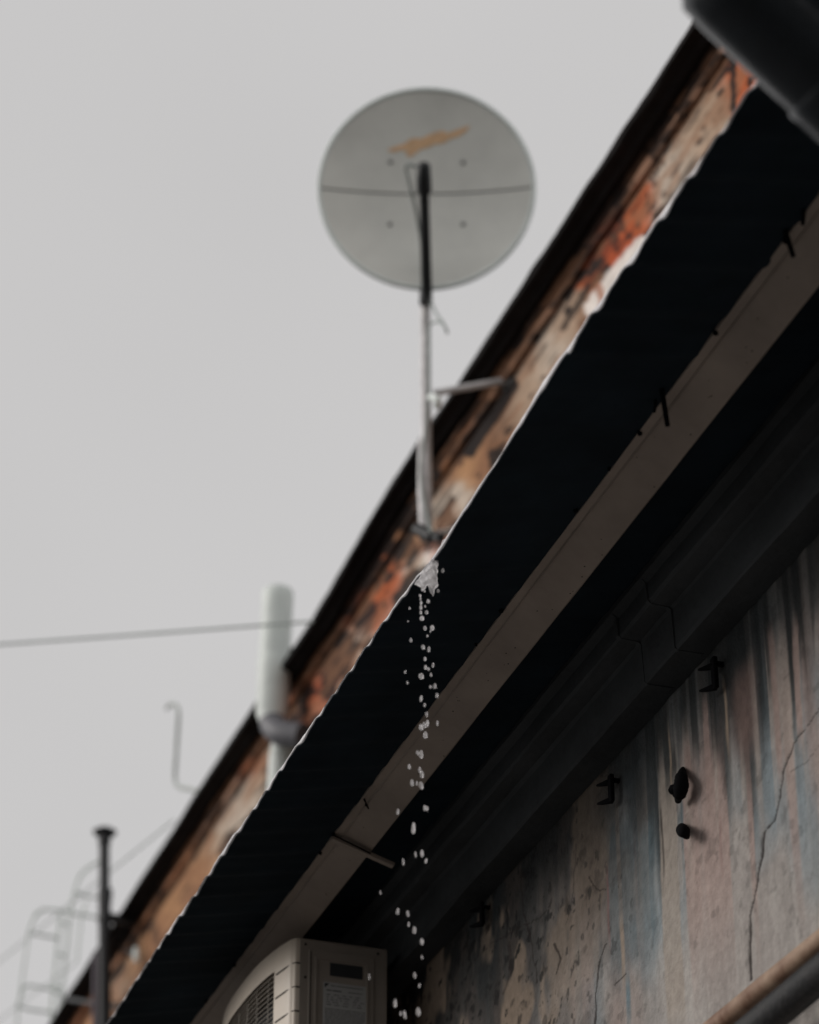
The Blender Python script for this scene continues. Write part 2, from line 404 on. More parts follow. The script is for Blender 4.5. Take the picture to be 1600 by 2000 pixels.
# painted flashing strip
fl = sweep('flashing_strip', [(2.300, 3.597), (2.300, 3.588), (2.3205, 3.586), (2.322, 3.5815), (2.325, 3.5855), (2.414, 3.553), (2.418, 3.556), (2.416, 3.60), (2.413, 3.60), (2.412, 3.562), (2.322, 3.594)], np.arange(-1, 24, .08), M_strip, can, .0012, 9)
def strip_pt(u_, v_): # point on the flange for a pixel
    return at(u_, v_, Z=3.586)
for (u_, v_, r_) in ((652, 1630, .0055), (626, 1666, .005), (979, 1193, .006), (1125, 997, .006), (1250, 846, .006), (1398, 650, .006), (930, 1258, .004), (1190, 915, .004), (458, 1885, .005), (403, 1956, .004), (716, 1571, .005), (1536, 470, .008)):
    p = strip_pt(u_, v_); b = MB(); b.tube([p+Vector((0, 0, .004)), p-Vector((0, 0, .004)), p-Vector((0, 0, .006))], [r_, r_, r_*.6], 8); b.build('bolt', M_bolt, fl)
b = MB()
random.seed(5)
for k in range(90):
    yy = random.uniform(4, 10); t_ = random.uniform(.06, .95); px_ = 2.325+.089*t_; pz_ = 3.5855-.0325*t_+E-.0004; q_ = random.uniform(.0006, .0016)
    b.add([(px_-q_, yy-q_*2, pz_+q_*.36), (px_-q_, yy+q_*2, pz_+q_*.36), (px_+q_, yy+q_*1.4, pz_-q_*.36), (px_+q_, yy-q_*1.4, pz_-q_*.36)], [(0, 3, 2, 1)])
b.build('dirt_specks', M_bolt, fl)['kind'] = 'stuff'
p0 = at(650, 1634, Z=3.583); p1 = Vector((2.488, p0.y, 3.523+E)); dr = (p1-p0).normalized(); nn = Vector((dr.z, 0, -dr.x))
b = MB(); hw = Vector((0, .010, 0))
V = [p0-hw, p0+hw, p1+hw, p1-hw]; V += [q+nn*-.012 for q in V] if nn.z > 0 else [q+nn*.012 for q in V]
b.add(V, [(0, 1, 2, 3), (7, 6, 5, 4), (0, 4, 5, 1), (1, 5, 6, 2), (2, 6, 7, 3), (3, 7, 4, 0)]); b.build('joint_cover', M_strip, fl, bevel=.001)
p = p0+Vector((0, -.016, -.0005)); b = MB(); b.add([p, p+Vector((0, .005, 0)), p+Vector((.114, .005, -.0415)), p+Vector((.114, 0, -.0415)), p+Vector((0, 0, -.003)), p+Vector((0, .005, -.003)), p+Vector((.114, .005, -.0445)), p+Vector((.114, 0, -.0445))], [(0, 1, 2, 3), (7, 6, 5, 4), (0, 4, 5, 1), (1, 5, 6, 2), (2, 6, 7, 3), (3, 7, 4, 0)]); b.build('joint_gap', M_bolt, fl)
for (a_, b_, rr) in (((1293, 762), (1304, 832), .0065), ((1535, 455), (1550, 502), .006), ((1281, 785), (1278, 806), .004), ((712, 1562), (720, 1580), .003), ((1570, 415), (1568, 440), .005)):
    pa = at(*a_, Z=3.584); pb_ = at(*b_, Y=pa.y+.012); b = MB(); b.tube([pa+Vector((0, 0, .02)), pa, pb_], [rr*.8, rr, rr*.9], 8); b.build('fixing_hook', M_bolt, can, True)

# ------------------------------------------------------------------ upper building with peeling parapet
XP = 4.2
ub = empty('building', (XP, 14, 0), 'tall building behind the canopy with rust-stained peeling parapet under black eaves', 'building')
def wob_e(yy):
    return np.interp(yy, [0, 8.16, 9.6, 11, 11.58, 12.1, 13.4, 14.3, 15.9, 20, 30], [0, -.01, 0, .015, .05, .035, -.04, -.015, 0, -.01, 0])+.012*(fbm(yy*2.2, yy*0, 160, 3)-.5)
def led_z(yy): return .35*wob_e(yy)
PC = {'tan': lin(178, 152, 130), 'pale': lin(200, 184, 168), 'white': lin(238, 228, 220), 'org': lin(186, 98, 58), 'red': lin(182, 84, 48),
      'brn': lin(150, 108, 80), 'ochre': lin(188, 142, 102), 'dark': lin(40, 32, 30), 'pink': lin(176, 116, 88)}
ANC = [(1460, 140, 45, 'org'), (1440, 180, 30, 'org'), (1400, 200, 40, 'tan'), (1370, 290, 50, 'tan'), (1330, 330, 50, 'pale'), (1310, 380, 40, 'pale'), (1340, 410, 30, 'ochre'),
       (1300, 440, 30, 'org'), (1255, 420, 40, 'org'), (1230, 470, 40, 'red'), (1260, 500, 24, 'red'), (1195, 500, 40, 'red'), (1160, 540, 30, 'org'), (1250, 380, 20, 'org'),
       (1165, 640, 26, 'org'), (1140, 640, 30, 'brn'), (1110, 650, 40, 'tan'), (1080, 700, 50, 'pale'), (1040, 740, 50, 'tan'), (1000, 800, 50, 'tan'), (960, 870, 50, 'brn'), (900, 900, 40, 'ochre'),
       (880, 1000, 40, 'pale'), (860, 1030, 20, 'ochre'), (850, 1060, 26, 'org'), (800, 1050, 30, 'ochre'), (840, 1085, 24, 'white'), (810, 1120, 26, 'pale'), (770, 1130, 30, 'org'), (780, 1170, 30, 'pale'),
       (740, 1180, 30, 'org'), (700, 1230, 30, 'pink'), (690, 1260, 30, 'pale'), (720, 1200, 30, 'red'), (660, 1290, 30, 'org'), (640, 1310, 30, 'pink'), (620, 1340, 30, 'red'), (600, 1370, 40, 'pink'),
       (520, 1520, 40, 'tan'), (500, 1500, 24, 'org'), (480, 1560, 40, 'pale'), (460, 1600, 40, 'pale'), (430, 1640, 40, 'tan'), (440, 1540, 20, 'ochre'), (400, 1690, 50, 'ochre'), (370, 1730, 50, 'brn'),
       (340, 1770, 50, 'ochre'), (310, 1830, 50, 'brn'), (270, 1860, 40, 'ochre'), (230, 1930, 50, 'tan'), (240, 1970, 40, 'brn'), (150, 1975, 30, 'org'), (160, 1990, 30, 'ochre')]
def par_col(V, ledge=False):
    u_, v_ = proj(V); yy = V[:, 1]; zz = V[:, 2]-E; q = zz/V[:, 0]
    a0_ = (u_*.55-v_*.835)/70; b0_ = (u_*.835+v_*.55)/30
    jj = 46*(fbm(a0_, b0_, 171, 4)-.5)*2; jk = 20*(fbm(a0_+50, b0_, 173, 4)-.5)*2
    ju = u_+jj*.55+jk*.835; jv = v_-jj*.835+jk*.55
    num = np.zeros((len(V), 3)); den = np.full(len(V), 1e-6)
    for (au, av, r, cn) in ANC:
        # anisotropic: patches run along the wall
        du, dv = ju-au, jv-av; al = (du*.55-dv*.835); ac = (du*.835+dv*.55)
        wgt = np.exp(-((al/(r*1.15))**2+(ac/(r*.8))**2)*1.6)
        num += wgt[:, None]*np.array(PC[cn]); den += wgt
    C = num/den[:, None]
    C = blend(C, np.array(PC['tan']), sstep(.05, .0, den))
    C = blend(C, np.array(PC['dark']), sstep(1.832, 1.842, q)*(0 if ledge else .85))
    if ledge:
        C = blend(C, np.array(PC['pink']), np.full(len(V), .45))
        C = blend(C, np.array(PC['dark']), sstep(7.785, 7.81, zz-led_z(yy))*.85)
        C = blend(C, np.array(PC['dark']), sstep(.47, .6, fbm(yy*3, zz*30, 195, 3))*.7)
    # black mould patches, heavier in the eroded middle stretch and near the ledge
    mid = sstep(560, 640, u_)*sstep(860, 800, u_)
    aa = (u_*.55-v_*.835); ab = (u_*.835+v_*.55)
    n1 = (1-mid)*fbm(aa/52, ab/17, 181, 4)+mid*fbm(aa/26, ab/17, 182, 4)
    lo = .60-.17*mid+.14*sstep(1285, 1300, u_)*sstep(1.832, 1.82, q)-.10*sstep(1.815, 1.85, q)
    C = blend(C, np.array(PC['dark']), sstep(lo, lo+.07, n1)*.95)
    red = sstep(1100, 1180, u_)*sstep(1330, 1290, u_)
    C = blend(C, np.array(PC['dark']), red*sstep(.55, .64, fbm(u_/16, v_/20, 187, 3))*.75)
    C = blend(C, np.array(PC['brn']), sstep(.50, .62, fbm(aa/60+9, ab/12, 185, 4))*.55)
    C = blend(C, np.array(PC['dark']), sstep(.60, .70, fbm(aa/90+3, ab/9, 186, 3))*.6)
    # long white patch where fresh plaster shows
    def capsule(p, q_, r, col, a, jit=5):
        nonlocal C
        a0 = np.array(p, float); b0 = np.array(q_, float); d = b0-a0
        X = np.stack([u_+jit*(fbm(u_/14, v_/14, 191)-.5)*2, v_+jit*(fbm(u_/14+9, v_/14, 192)-.5)*2], -1)
        t = np.clip(((X-a0)@d)/(d@d), 0, 1); ds = np.linalg.norm(X-a0-t[:, None]*d, axis=1)
        C = blend(C, np.array(col), sstep(r, r*.6, ds)*a)
    if not ledge:
        capsule((1254, 478), (1158, 600), 22, PC['white'], 1)
        capsule((1170, 560), (1178, 600), 9, PC['pink'], .8)
        capsule((1432, 122), (1434, 215), 7, PC['dark'], .95)
        capsule((1150, 560), (1100, 640), 8, PC['dark'], .8)
        capsule((1000, 752), (918, 880), 17, PC['dark'], 1, 3)
        capsule((412, 1610), (408, 1700), 5, PC['brn'], .7)
        capsule((400, 1720), (360, 1765), 10, PC['brn'], .8)
        capsule((300, 1800), (306, 1840), 9, PC['dark'], .5)
        capsule((250, 1800), (262, 1860), 16, PC['dark'], .8)
        capsule((200, 1960), (260, 1965), 8, PC['dark'], .8)
    return np.clip(C, .004, .95)
py = np.concatenate([np.arange(6.5, 12, .016), np.arange(12, 26, .03)]); pz = np.arange(7.28, 7.752, .010)
YY, ZZ = np.meshgrid(py, pz, indexing='ij')
P = np.stack([XP+.012*(fbm(YY*4, ZZ*6, 201)-.5)+.006*(fbm(YY*20, ZZ*24, 203)-.5), YY, ZZ+E], -1).reshape(-1, 3)
n0, n1 = YY.shape
Fs = [(i*n1+j, i*n1+j+1, (i+1)*n1+j+1, (i+1)*n1+j) for i in range(n0-1) for j in range(n1-1)]
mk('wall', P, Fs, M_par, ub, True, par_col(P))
mb = MB(); mb.box((XP+.012, -1, 0), (9, 30, 7.84+E)); mb.box((XP-.002, -1, 0), (XP+.012, 30, 7.28+E)); mb.box((XP-.002, -1, 7.28+E), (XP+.012, 6.5, 7.75+E)); mb.box((XP-.002, 26, 7.28+E), (XP+.012, 30, 7.75+E)); mb.build('masonry', M_plain, ub)

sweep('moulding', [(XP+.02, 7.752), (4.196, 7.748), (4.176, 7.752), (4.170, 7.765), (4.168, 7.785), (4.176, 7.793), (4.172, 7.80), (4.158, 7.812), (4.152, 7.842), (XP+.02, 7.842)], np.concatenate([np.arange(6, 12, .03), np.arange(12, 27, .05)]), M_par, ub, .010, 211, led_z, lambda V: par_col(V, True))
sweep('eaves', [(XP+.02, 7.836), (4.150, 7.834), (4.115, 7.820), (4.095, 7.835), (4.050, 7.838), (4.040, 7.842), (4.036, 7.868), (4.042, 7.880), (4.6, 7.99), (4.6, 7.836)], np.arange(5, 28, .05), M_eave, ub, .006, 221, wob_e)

# ------------------------------------------------------------------ satellite dish
dc = at(833, 366, X=3.78)
pole_b = at(833, 1046, X=3.89)
dish = empty('satellite_dish', pole_b, 'round grey satellite dish with orange mark on a mast bracketed to the parapet', 'satellite dish')
dv = (CAM-dc).normalized(); az = math.atan2(dv.x, dv.y); el = math.asin(dv.z)+R_(23)
nrm = Vector((math.sin(az)*math.cos(el), math.cos(az)*math.cos(el), math.sin(el)))
e1 = nrm.cross(UPZ).normalized()*-1          # towards image right
if e1.dot(VR) < 0: e1 = -e1
e2 = e1.cross(nrm).normalized()
if e2.z < 0: e2 = -e2
AD = .536; DEP = .085
def dpt(x, y_, off=0):
    r2 = (x*x+y_*y_)/AD/AD; return dc+e1*x+e2*y_*1.0-nrm*(DEP*(1-r2))+nrm*off
nr, na_ = 16, 72; V = [dpt(0, 0)]; Vb = [dpt(0, 0, -.004)]
for i in range(1, nr+1):
    for k in range(na_):
        a = 2*math.pi*k/na_; r = AD*i/nr; V.append(dpt(r*math.cos(a), r*math.sin(a))); Vb.append(dpt(r*math.cos(a), r*math.sin(a), -.004))
def radf(o, rev):
    Fs = [(o, o+1+k, o+1+(k+1) % na_) for k in range(na_)]
    for i in range(nr-1):
        for k in range(na_):
            a = o+1+i*na_; Fs.append((a+k, a+na_+k, a+na_+(k+1) % na_, a+(k+1) % na_))
    return [f[::-1] for f in Fs] if rev else Fs
Fs = radf(0, False)+radf(len(V), True)
refl = mk('reflector', V+Vb, Fs, M_dish, dish, True)
b = MB(); ring = [dpt(AD*math.cos(2*math.pi*k/96), AD*math.sin(2*math.pi*k/96), -.006) for k in range(97)]
b.tube(ring, .0125, 8, False); b.build('rim', M_rim, refl, True)
b = MB(); b.tube([dpt(AD*(i/20-1)*.99, .0, .0015) for i in range(41)], .0030, 6); b.build('seam', M_bolt, refl, True)
def px2dish(u_, v_):
    d = ((u_-800)*VR-(v_-1000)*VU+F_PX*VF).normalized(); pl = dc-nrm*DEP*.7
    t = (pl-CAM).dot(nrm)/d.dot(nrm); q = CAM+d*t-dc; return q.dot(e1), q.dot(e2)
for (u_, v_) in ((763, 315), (905, 316), (762, 437), (905, 437)):
    x, y_ = px2dish(u_, v_); b = MB(); b.tube([dpt(x, y_, -.002), dpt(x, y_, .005), dpt(x, y_, .008)], [.012, .012, .007], 10); b.build('bolt', mat('dull_bolt', (.26, .26, .25), .6, .2, 20, 0) if 'dull_bolt' not in bpy.data.materials else bpy.data.materials['dull_bolt'], refl, True)
poly = [(756, 294), (772, 286), (788, 282), (796, 276), (806, 270), (822, 271), (838, 264), (852, 259), (866, 257), (874, 262), (892, 256), (918, 249), (912, 259), (896, 268), (880, 272), (866, 280), (850, 281), (838, 287), (822, 291), (812, 298), (802, 305), (792, 301), (796, 294), (782, 293), (768, 297)]
bm = bmesh.new(); vs = [bm.verts.new((*px2dish(*p), 0)) for p in poly]; bm.faces.new(vs)
bmesh.ops.triangulate(bm, faces=bm.faces[:]); bmesh.ops.subdivide_edges(bm, edges=bm.edges[:], cuts=4, use_grid_fill=True)
bm.verts.index_update(); V = [dpt(q.co.x, q.co.y, .0025) for q in bm.verts]; Fs = [[q.index for q in f.verts] for f in bm.faces]; bm.free()
mk('printed_mark', V, Fs, M_org, refl)['label'] = 'faded orange streak-shaped mark'
# feed arm and receiver
D0 = (dc-CAM).length
rb = dpt(0, -AD, -.01)
fe = at(828, 348, D=D0-.50); fe0 = at(829, 385, D=D0-.46)
b = MB(); b.tube([at(832, 582, X=3.86), rb+Vector((0, 0, -.012)), rb.lerp(fe0, .5)+Vector((0, 0, -.02)), fe0], [.030, .027, .026, .024], 12); b.build('feed_arm', M_black, dish, True)
ft = at(828, 322, D=D0-.52)
b = MB(); b.tube([fe0, fe0.lerp(fe, .3), fe0.lerp(fe, .32), fe, ft, ft+(ft-fe).normalized()*.012], [.024, .024, .037, .036, .031, .018], 14); b.build('receiver', M_black, dish, True)
b = MB(); b.tube([fe0+VR*-.015+VU*-.0, fe0+VR*.020], .040, 12); b.build('receiver_clamp', M_black, dish, True)
b = MB(); b.tube(smooth_path([at(826, 330, D=D0-.5), at(808, 324, D=D0-.5), at(795, 322, D=D0-.49), at(794, 335, D=D0-.48), at(803, 372, D=D0-.46), at(814, 420, D=D0-.4), at(824, 480, D=D0-.25), at(829, 550, D=D0-.05)]), .0075, 8); b.build('receiver_cable', M_cable, dish, True)
b = MB(); pt = at(833, 470, X=3.96)
b.tube([at(835, 1046, X=3.89), at(832, 800, X=3.89), at(831, 566, X=3.89), pt], .026, 16); b.build('mast', M_metal, dish, True)
b = MB(); b.tube([at(832, 592, X=3.88), at(832, 560, X=3.88)], .034, 14); b.tube([at(832, 572, X=3.86), dpt(0, -AD*.96, -.03)], .022, 8); b.build('mast_clamp', M_black, dish, True)
b = MB(); qb = dpt(0, 0, -.03); b.tube([qb, qb-nrm*.07], .10, 16); b.tube([qb-nrm*.06, pt], .03, 10); b.build('back_bracket', M_black, dish)
# lower sleeve of the mast, a second tube beside the first
b = MB(); b.tube([at(824, 860, X=3.87), at(826, 960, X=3.87), at(830, 1044, X=3.87)], [.017, .026, .026], 12); b.build('mast_sleeve', M_metal, dish, True)
for (a_, b_) in (((848, 768), (998, 741)), ((846, 1044), (905, 1034))):
    pa = at(*a_, X=3.885); pb_ = at(*b_, X=XP+.01); b = MB(); b.tube([pa, pb_], .018, 12); ar = b.build('wall_arm', M_metal, dish, True)
    b = MB(); b.box(tuple(pb_-Vector((.02, .05, .05))), tuple(pb_+Vector((.0, .05, .05)))); b.build('wall_plate', M_black, ar, bevel=.003)
b = MB(); b.tube([at(833, 1036, X=3.885)-Vector((.05, 0, 0)), at(845, 1048, X=3.885)], .030, 10); b.tube([at(826, 1048, X=3.88), at(862, 1050, X=3.9)], .022, 10); b.build('mast_foot', M_black, dish, True)
b = MB(); b.tube(smooth_path([at(842, 776, X=3.86), at(855, 780, X=3.85), at(852, 796, X=3.85)]), .019, 10); b.build('arm_clamp', M_pvc, dish, True)
b = MB(); b.tube(smooth_path([at(842, 590, X=3.87), at(852, 612, X=3.87), at(866, 632, X=3.86), at(874, 650, X=3.86), at(866, 634, X=3.84), at(852, 628, X=3.86), at(838, 636, X=3.87)]), .0065, 8); b.build('cable_end', M_cable, dish, True)
b = MB(); b.tube(smooth_path([at(838, 640, X=3.86), at(836, 800, X=3.855), at(822, 920, X=3.84), at(835, 1010, X=3.85), at(844, 1040, X=3.86)]), .008, 8); b.build('mast_cable', M_cable, dish, True)

# ------------------------------------------------------------------ white vent pipe
XV = 4.02
vp = empty('vent_pipe', at(541, 1400, X=XV), 'fat white plastic pipe rising above the eaves with a grey elbow', 'pipe')
a0, a1, a2 = at(543, 1158, X=XV), at(536, 1296, X=XV), at(532, 1392, X=XV)
b = MB(); b.tube([a0+Vector((0, 0, .012)), a0, a0-Vector((0, 0, .05)), a1], [.085, .093, .092, .092], 28); b.build('upper_pipe', M_pvc, vp, True)
b = MB(); b.tube([a1+Vector((0, 0, .03)), a1, a1-Vector((0, 0, .04)), a2, at(533, 1412, X=XV)], [.095, .098, .096, .094, .074], 28); b.build('socket', M_pvc, vp, True)
b = MB(); b.tube(smooth_path([at(532, 1404, X=XV), at(535, 1418, X=XV), at(552, 1432, X=XV+.03), at(592, 1438, X=XV+.12)]), [.076]*19, 24); b.build('elbow', M_pvcg, vp, True)
b = MB(); b.tube([at(562, 1430, X=XV+.10), at(552, 1480, X=XV+.10), at(530, 1900, X=XV+.10), Vector((XV+.10, at(530, 1900, X=XV+.10).y, 5.2))], .080, 24); b.build('lower_pipe', M_pvc, vp, True)
b = MB(); pq = at(550, 1268, X=XV); b.box((pq.x+.05, pq.y-.02, pq.z-.012), (XP+.01, pq.y+.02, pq.z+.012)); b.build('strap', M_black, vp)

# ------------------------------------------------------------------ black flue
XF = 3.9
t0 = at(204, 1640, X=XF); YF = t0.y
fq = empty('flue', at(205, 1990, Y=YF), 'thin black metal flue with a conical rain cap in front of the eaves', 'flue')
b = MB(); pts = [at(204, 1642, Y=YF), at(204, 1735, Y=YF), at(204.5, 1738, Y=YF), at(205, 1900, Y=YF), at(205.5, 2300, Y=YF)]
b.tube(pts, [.037, .037, .044, .044, .044], 18); b.build('flue_pipe', M_flue, fq, True)
q = at(205, 1624, Y=YF); b = MB(); b.tube([q+Vector((0, 0, .040)), q+Vector((0, 0, .036)), q+Vector((0, 0, -.002)), q+Vector((0, 0, -.016)), q+Vector((0, 0, -.018))], [.004, .018, .084, .080, .03], 20); b.tube([q-Vector((0, 0, .02)), at(204, 1648, Y=YF)], .045, 16); b.build('rain_cap', M_flue, fq, True)
q = at(216, 1793, Y=YF); b = MB(); b.box((q.x, q.y-.02, q.z-.03), (XP, q.y+.02, q.z+.03)); b.tube([at(205, 1793, Y=YF)+Vector((0, 0, .03)), at(205, 1793, Y=YF)-Vector((0, 0, .03))], .051, 16); b.build('bracket', M_black, fq)
q = at(213, 1750, Y=YF); b = MB(); b.box((q.x-.01, q.y-.02, q.z-.05), (q.x+.018, q.y+.01, q.z+.05)); b.build('clamp', M_black, fq)
sp_ = empty('downpipe', at(185, 1990, X=4.0), 'slim dull violet-grey pipe just left of the black flue', 'pipe')
b = MB(); b.tube([at(188, 1860, X=4.0), at(184, 2200, X=4.0)], .022, 12); b.build('pipe', mat('violet_grey_pipe', (.07, .05, .07), .6, .1, 9, 0), sp_, True)
b = MB(); b.tube([at(125, 1950, X=4.02), at(232, 1968, X=4.06)], .016, 10); b.build('cross_bar', M_black, sp_, True)
# small fitting on the wall
wf = empty('wall_fitting', at(262, 1862, X=4.16), 'small pale bracket fitting on the far parapet right of the black flue', 'fitting')
b = MB(); b.tube([at(247, 1855, X=XP), at(262, 1866, X=4.10)], .014, 8); b.build('bracket', M_black, wf)
b = MB(); b.tube([at(266, 1852, X=4.10), at(267, 1862, X=4.10), at(266, 1878, X=4.10)], [.016, .026, .018], 12); b.build('insulator', M_pvc, wf, True)

# ------------------------------------------------------------------ roof ladder with cage
YL = 21.0
def L(u_, v_, y_=YL): return at(u_, v_, Y=y_)
ld = empty('roof_ladder', L(110, 2080), 'pale caged steel roof ladder rising past the end of the eaves', 'ladder')
for pts in ([(192, 1683), (160, 1706), (146, 1742), (138, 1785), (128, 1880), (112, 2000), (100, 2080)],
            [(119, 1784), (112, 1850), (102, 1960), (98, 2080)]):
    b = MB(); b.tube(smooth_path([L(*p) for p in pts], 4), .014, 8); b.build('rail', M_pale, ld, True)
for pts, dy in (([(192, 1792), (150, 1785), (118, 1778), (84, 1776), (70, 1784), (56, 1822), (80, 1826), (112, 1832)], 0),
                ([(128, 1944), (100, 1932), (54, 1924), (46, 1930), (34, 1965), (60, 1972), (106, 1978)], 0),
                ([(146, 1742), (168, 1750), (192, 1753)], .3), ([(20, 2050), (40, 2030), (98, 2040)], 0)):
    b = MB(); b.tube(smooth_path([L(*p) for p in pts], 1), .013, 8); b.build('hoop', M_pale, ld, True)
for pts in ([(56, 1822), (48, 1880), (36, 1965), (26, 2080)], [(84, 1776), (70, 1790)], [(168, 1760), (158, 1800), (150, 1880)]):
    b = MB(); b.tube([L(*p) for p in pts], .010, 8); b.build('cage_bar', M_pale, ld, True)
for k in range(5):
    v_ = 1800+k*62; b = MB(); b.tube([L(134-k*8, v_+6), L(117-k*4.5, v_)], .011, 8); b.build('rung', M_pale, ld, True)

# ------------------------------------------------------------------ hook conduit, cables
b = MB(); b.tube(smooth_path([at(u_, v_, X=4.1) for u_, v_ in ((326, 1383), (333, 1376), (343, 1377), (349, 1392), (347, 1430), (344, 1480), (342, 1522), (350, 1537), (368, 1541), (392, 1547))], 5), .0135, 10)
tag(b.build('bent_conduit', M_pvcg2, None, True), 'thin pale hooked conduit standing above the eaves between flue and vent pipe', 'conduit')
def cable(pa, pb_, sagm, r, label, name='overhead_cable'):
    pts = [pa+(pb_-pa)*(i/30*6)-Vector((0, 0, sagm*4*(i/30*6)*(1-i/30*6)*.25)) for i in range(31)]
    b = MB(); b.tube(pts, r, 8); tag(b.build(name, M_cable, None, True), label, 'cable')
cable(at(612, 1214, X=4.04), at(-80, 1264, D=17.5), .008, .0075, 'thin cable stretched from the eaves across the white vent pipe to the left')
cable(at(340, 1602, X=4.05), at(-60, 1925, D=27), .0, .0055, 'very thin stay wire slanting down left behind the black flue', 'stay_wire')
cable(at(150, 1880, X=4.2), at(-60, 2035, D=24), .0, .004, 'faint lower stay wire crossing the roof ladder hoops', 'stay_wire')

# ------------------------------------------------------------------ air conditioner
YA0, YA1 = 7.9, 8.72; ZA1 = 3.48+E; ZA0 = ZA1-.62; XA0, XA1 = 2.34, 2.64
ac = empty('air_conditioner', (2.5, 8.3, ZA0), 'cream outdoor air conditioner unit with a bulging slatted front under the canopy', 'air conditioner')
def bul(yy): t = (yy-YA0)/(YA1-YA0)*2-1; return .050*(1-abs(t)**2.6)
rc = .012
out = [(XA1, YA0)]
out += [(XA0+rc-rc*math.sin(a), YA0+rc-rc*math.cos(a)) for a in np.linspace(0, math.pi/2*.9, 6)]
ff = [(XA0-bul(t)-.0, t) for t in np.linspace(YA0+rc, YA1-rc, 40)]
out += ff+[(XA0+rc-rc*math.cos(a), YA1-rc+rc*math.sin(a)) for a in np.linspace(.2, math.pi/2, 5)]+[(XA1, YA1)]
OY0, OY1, OZ1, OZ0 = 8.0, 8.58, ZA1-.075, ZA0+.07     # fan opening
b = MB(); V = []; zr = [ZA0, ZA0+.006, OZ0, OZ1, ZA1-.006, ZA1]; n = len(out)
cx, cyy = (XA0+XA1)/2, (YA0+YA1)/2
for k, zz in enumerate(zr):
    s = .985 if k in (0, 5) else 1
    V += [(cx+(x-cx)*s, cyy+(y_-cyy)*s, zz) for x, y_ in out]
Fs = []
for k in range(5):
    for j in range(n):
        a, c = out[j], out[(j+1) % n]
        if k == 2 and a[0] < XA0+.002 and c[0] < XA0+.002 and OY0 <= a[1] <= OY1 and OY0 <= c[1] <= OY1: continue
        Fs.append((k*n+j, (k+1)*n+j, (k+1)*n+(j+1) % n, k*n+(j+1) % n))
Fs += [tuple(range(n)), tuple(5*n+j for j in range(n))[::-1]]
b.add(V, Fs); body = b.build('casing', M_ac, ac, True)
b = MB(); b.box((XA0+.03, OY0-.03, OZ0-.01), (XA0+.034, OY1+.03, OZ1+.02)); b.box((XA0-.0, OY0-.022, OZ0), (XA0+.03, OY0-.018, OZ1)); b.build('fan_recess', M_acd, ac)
gr = None
b = MB()
for k in range(30):
    zz = OZ1-.010-k*.0165
    if zz < OZ0: break
    b.tube([(XA0-bul(t)+.006, t, zz) for t in np.linspace(OY0-.012, OY1+.012, 24)], .0016, 6)
for t in np.linspace(OY0+.09, OY1-.09, 5): b.tube([(XA0-bul(t)+.016, t, OZ0), (XA0-bul(t)+.016, t, OZ1)], .0018, 6)
b.build('grille', M_wire, ac, True)
for k in range(4):
    zz = ZA1-.085-k*.078
    b = MB(); b.tube([(XA0+.020, YA0-.0008, zz-.001), (XA0+.008, YA0+.001, zz), (XA0+.001, YA0+.010, zz+.001), (XA0-bul(YA0+.05)*1.0-.0005, YA0+.05, zz-.004), (XA0-bul(8.0)-.0005, 8.0, zz-.006)], .0028, 6); b.build('casing_groove', M_bolt, body)
# side panel facing the viewer
Y_ = YA0
b = MB()
def frame(b, x0, x1, z0, z1, w_, yo): b.box((x0, yo, z0), (x0+w_, Y_-.0005, z1)); b.box((x1-w_, yo, z0), (x1, Y_-.0005, z1)); b.box((x0+w_, yo, z1-w_), (x1-w_, Y_-.0005, z1)); b.box((x0+w_, yo, z0), (x1-w_, Y_-.0005, z0+w_))
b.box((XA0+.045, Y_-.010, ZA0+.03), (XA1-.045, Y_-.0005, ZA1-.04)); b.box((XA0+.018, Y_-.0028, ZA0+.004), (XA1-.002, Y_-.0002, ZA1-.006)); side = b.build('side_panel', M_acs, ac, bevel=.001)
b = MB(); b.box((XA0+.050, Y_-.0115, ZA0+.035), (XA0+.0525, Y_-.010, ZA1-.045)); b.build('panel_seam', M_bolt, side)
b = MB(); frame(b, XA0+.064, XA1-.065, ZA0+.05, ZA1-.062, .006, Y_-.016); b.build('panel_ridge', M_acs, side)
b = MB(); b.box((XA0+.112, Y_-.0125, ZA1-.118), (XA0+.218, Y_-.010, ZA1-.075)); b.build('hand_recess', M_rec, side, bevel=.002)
lx0, lx1, lz1, lz0 = XA0+.092, XA0+.232, ZA1-.140, ZA1-.32
b = MB(); b.box((lx0, Y_-.0118, lz0), (lx1, Y_-.010, lz1)); lab = b.build('rating_label', M_lab, side)
b = MB(); yl = Y_-.0122
b.add([(lx0+.004, yl, lz1-.004), (lx0+.019, yl, lz1-.004), (lx0+.004, yl, lz1-.019)], [(0, 1, 2)])
def bar(x0, x1, zz, t=.0022): b.box((x0, yl, zz-t/2), (x1, Y_-.0118, zz+t/2))
bar(lx0+.024, lx0+.038, lz1-.010); bar(lx0+.042, lx0+.128, lz1-.010, .0016)
bar(lx0+.010, lx0+.026, lz1-.026, .003); bar(lx0+.030, lx0+.058, lz1-.026, .003); bar(lx0+.080, lx0+.126, lz1-.026, .0014)
random.seed(11)
for r in range(5):
    x = lx0+.010
    while x < lx1-.02:
        w_ = random.uniform(.006, .02); bar(x, min(x+w_, lx1-.008), lz1-.040-r*.008, .0016); x += w_+random.uniform(.003, .016)
for r in range(12):
    x = lx0+.006
    while x < lx1-.012:
        w_ = random.uniform(.008, .03); bar(x, min(x+w_, lx1-.005), lz1-.086-r*.0062, .0017); x += w_+.0025
b.build('label_print', M_ink, lab)
for x, z_ in ((XA0+.035, ZA1-.022), (XA0+.036, ZA1-.13), (XA1-.03, ZA1-.022)):
    b = MB(); b.tube([(x, Y_-.005, z_), (x, Y_, z_)], .004, 8); b.build('screw', M_bolt, body)
